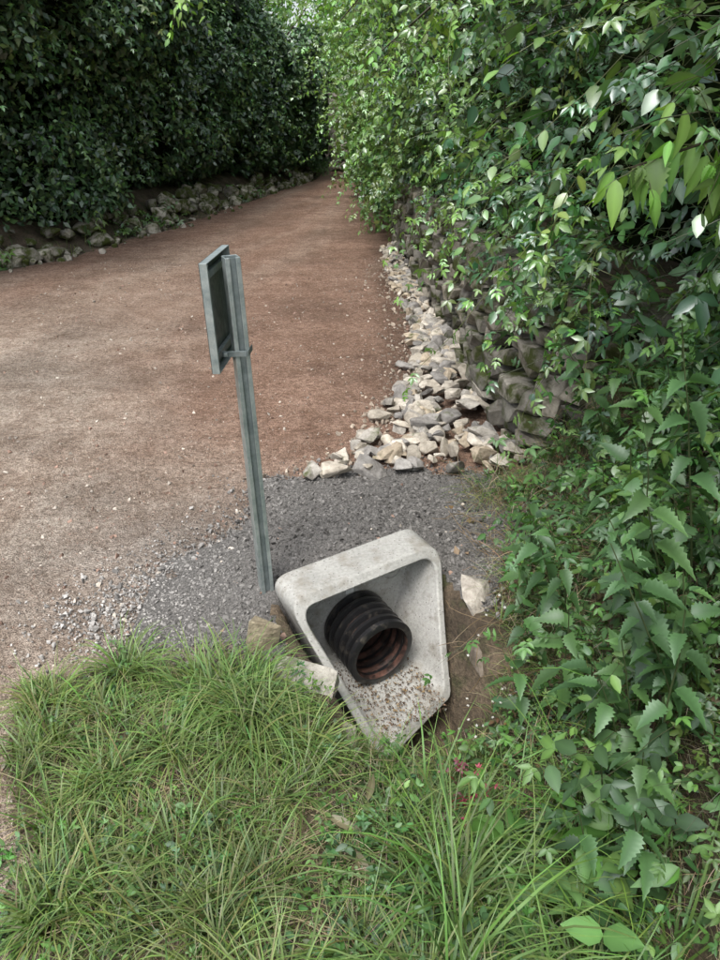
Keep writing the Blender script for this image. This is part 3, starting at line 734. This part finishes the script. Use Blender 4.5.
grass(700,(0,1),(0,1),lambda x,y:w_in(x,y),(.14,.27),(.0035,.0065),[(.17,.27,.08),(.2,.31,.09)],.75,(2,2,3),clump=big)
rt=np.array([[rng.uniform(.12,.75),rng.uniform(.75,1.4),rng.uniform(.01,.03)] for _ in range(26)])
grass(720,(0,1),(0,1),lambda x,y:w_in(x,y),(.2,.5),(.0035,.008),[(.16,.28,.07),(.19,.31,.08),(.13,.23,.06)],.6,(1,2,3,3),clump=rt)
grass(3600,(-.05,.9),(.6,1.7),lambda x,y:w_in(x,y)&(fbm(x*6,y*6,66)>.4),(.05,.16),(.0018,.0035),GC+DRY,.8,(0,1,2))
rt2=np.array([[rng.uniform(.6,1.2),rng.uniform(1.5,3.0),rng.uniform(.02,.06)] for _ in range(50)])
grass(2600,(0,1),(0,1),lambda x,y:w_in(x,y),(.10,.30),(.002,.004),GC+DRY,.7,(1,2,3),clump=rt2)
grass(4500,(.45,1.3),(.9,3.0),lambda x,y:w_in(x,y)&(x>.5),(.05,.2),(.0012,.0025),DRY,1.4,(0,1,2))
grass(4000,(-5,0),(4,20),lambda x,y:(x<xl(y)+.05)&(x>xl(y)-.5),(.08,.22),(.006,.01),GC,.5)
AG.build('grass',M_grass,True)
A=Acc();n=500;x=rng.uniform(-.9,.5,n);y=rng.uniform(.8,1.7,n);m=inG(x,y);x=x[m];y=y[m];n=len(x)
p=np.stack([x,y,H(x,y)+.02],1);an=rng.uniform(0,6.28,n);q=p+np.stack([np.cos(an),np.sin(an),rng.normal(size=n)*.1],1)*rng.uniform(.04,.2,n)[:,None]
tube(A,p,q,.0014,.0008,np.array([.45,.38,.26]));A.build('dry_straw',M_grass)
A=Acc();n=1300;x=rng.uniform(.38,1.1,n);y=rng.uniform(1.1,3.0,n);m=w_in(x,y);x=x[m];y=y[m];n=len(x)
inst(A,LEAFS,np.stack([x,y,H(x,y)+.01],1),frames(rnd(n)*np.array([1,1,.2]),UP+rnd(n)*.5),rng.uniform(.015,.045,n),pal(n,[(.22,.15,.08),(.30,.23,.14),(.14,.10,.06)]))
A.build('leaf_litter',M_grass)
A=Acc();P=np.array([[-.08,1.22,.03],[-.02,1.14,.02],[.02,1.28,.01],[.16,1.12,-.09]])
inst(A,LONG,P,frames(np.array([[.9,-.5,.05],[.5,-.9,.1],[.2,.9,.1],[.7,.7,.1]]),np.tile([.1,-.4,1.],(4,1))),np.array([[.07,.12,.12],[.07,.14,.14],[.06,.1,.1],[.06,.1,.1]]),np.tile([.19,.17,.10],(4,1)));A.build('withered_leaves',M_grass)

# ---------------------------------------------------------------- far end
gp_=bpy.data.objects.new('stone_gate_pillar',None);sc.collection.objects.link(gp_)
A=Acc();pos=[];S=[];Cc=[];D=[]
z=0
while z<2.0:
    h=rng.uniform(.12,.22);xx=-.9
    while xx<-.35:
        w=rng.uniform(.2,.35);pos.append([xx+w/2,22.6+rng.uniform(-.03,.03),z+h/2]);S.append([w*1.05,.4,h*1.05]);D.append([rng.normal()*.05,-1,0]);Cc.append(np.array([.46,.43,.39])*rng.uniform(.6,1.15));xx+=w
    z+=h*.95
rock_inst(A,BLOCK,np.array(pos),frames(np.array(D),np.tile(UP,(len(D),1))),np.array(S),np.array(Cc));A.build('pillar_stones',M_rub,parent=gp_)
gt=bpy.data.objects.new('wooden_gate',None);sc.collection.objects.link(gt)
for i in range(9):
    xx=-.20+i*.105;box('plank_%d'%i,(xx,22.5,.05),(xx+.085,22.53,1.55+.04*math.sin(i*2)),M_wood,gt)
for zz in (.4,1.2): box('rail_%d'%(zz*10),(-.22,22.532,zz),(.74,22.57,zz+.1),M_wood,gt)
def tree(x,y,h,r,n,cols):
    e=bpy.data.objects.new('tree',None);sc.collection.objects.link(e)
    T=Acc();pts=np.array([[x,y,0],[x+.1,y,h*.25],[x-.1,y+.1,h*.5],[x,y,h*.85]])
    for i in range(3): tube(T,pts[i:i+1],pts[i+1:i+2],.22*(1-i*.28),.22*(1-(i+1)*.28),np.array([.1,.08,.05]))
    cc=rnd(26)*np.array([r*.45,r*.45,h*.2])+np.array([x,y,h*.58])
    for q in cc: tube(T,pts[1:2]+(pts[3:4]-pts[1:2])*rng.uniform(0,.8),q[None],.06,.02,np.array([.1,.08,.05]))
    T.build('trunk_and_limbs',M_bark,parent=e)
    k=rng.integers(0,26,n);p=cc[k]+nz(rnd(n))*(rng.uniform(.3,1,n)**.5*r*.36)[:,None]
    L_=Acc();inst(L_,LEAFS,p,frames(rnd(n),UP+rnd(n)*.6),rng.uniform(.14,.24,n),pal(n,cols)*(.7+.5*(k%5)/4)[:,None]);L_.build('crown',M_net,True,e)
for (x,y,h,r) in [(-3.8,28,7,2.6),(3.2,31,7,2.4),(-.9,46,7.5,3.2),(6,34,8,3),(-8,34,8,3.2)]:
    tree(x,y,h,r,5500,[(.13,.25,.06),(.17,.30,.07),(.11,.21,.055)])

# ---------------------------------------------------------------- light, world, camera
w=bpy.data.worlds.new('World');sc.world=w;w.use_nodes=True;nt=w.node_tree
bg=nt.nodes['Background'];sky=nt.nodes.new('ShaderNodeTexSky');sky.sky_type='NISHITA';sky.sun_disc=False
el,az=math.radians(62),math.radians(-150)
sky.sun_elevation=el;sky.sun_rotation=az;sky.dust_density=4
hs=nt.nodes.new('ShaderNodeHueSaturation');hs.inputs['Saturation'].default_value=.4;hs.inputs['Value'].default_value=2.0
nt.links.new(sky.outputs[0],hs.inputs['Color']);nt.links.new(hs.outputs[0],bg.inputs['Color']);bg.inputs['Strength'].default_value=.15
sd=bpy.data.lights.new('sun','SUN');sd.energy=2.5;sd.angle=math.radians(22);sd.color=(1,.965,.91)
so=bpy.data.objects.new('sun',sd);sc.collection.objects.link(so)
dv=Vector((math.sin(az)*math.cos(el),math.cos(az)*math.cos(el),math.sin(el)))
so.rotation_euler=dv.to_track_quat('Z','Y').to_euler()
cd=bpy.data.cameras.new('camera');co=bpy.data.objects.new('camera',cd);sc.collection.objects.link(co)
co.location=(0,0,1.6);co.rotation_euler=(math.radians(90-27.2),0,0)
cd.sensor_fit='VERTICAL';cd.sensor_height=24;cd.sensor_width=18;cd.lens=18.03;cd.clip_start=.05;cd.clip_end=1000
sc.camera=co
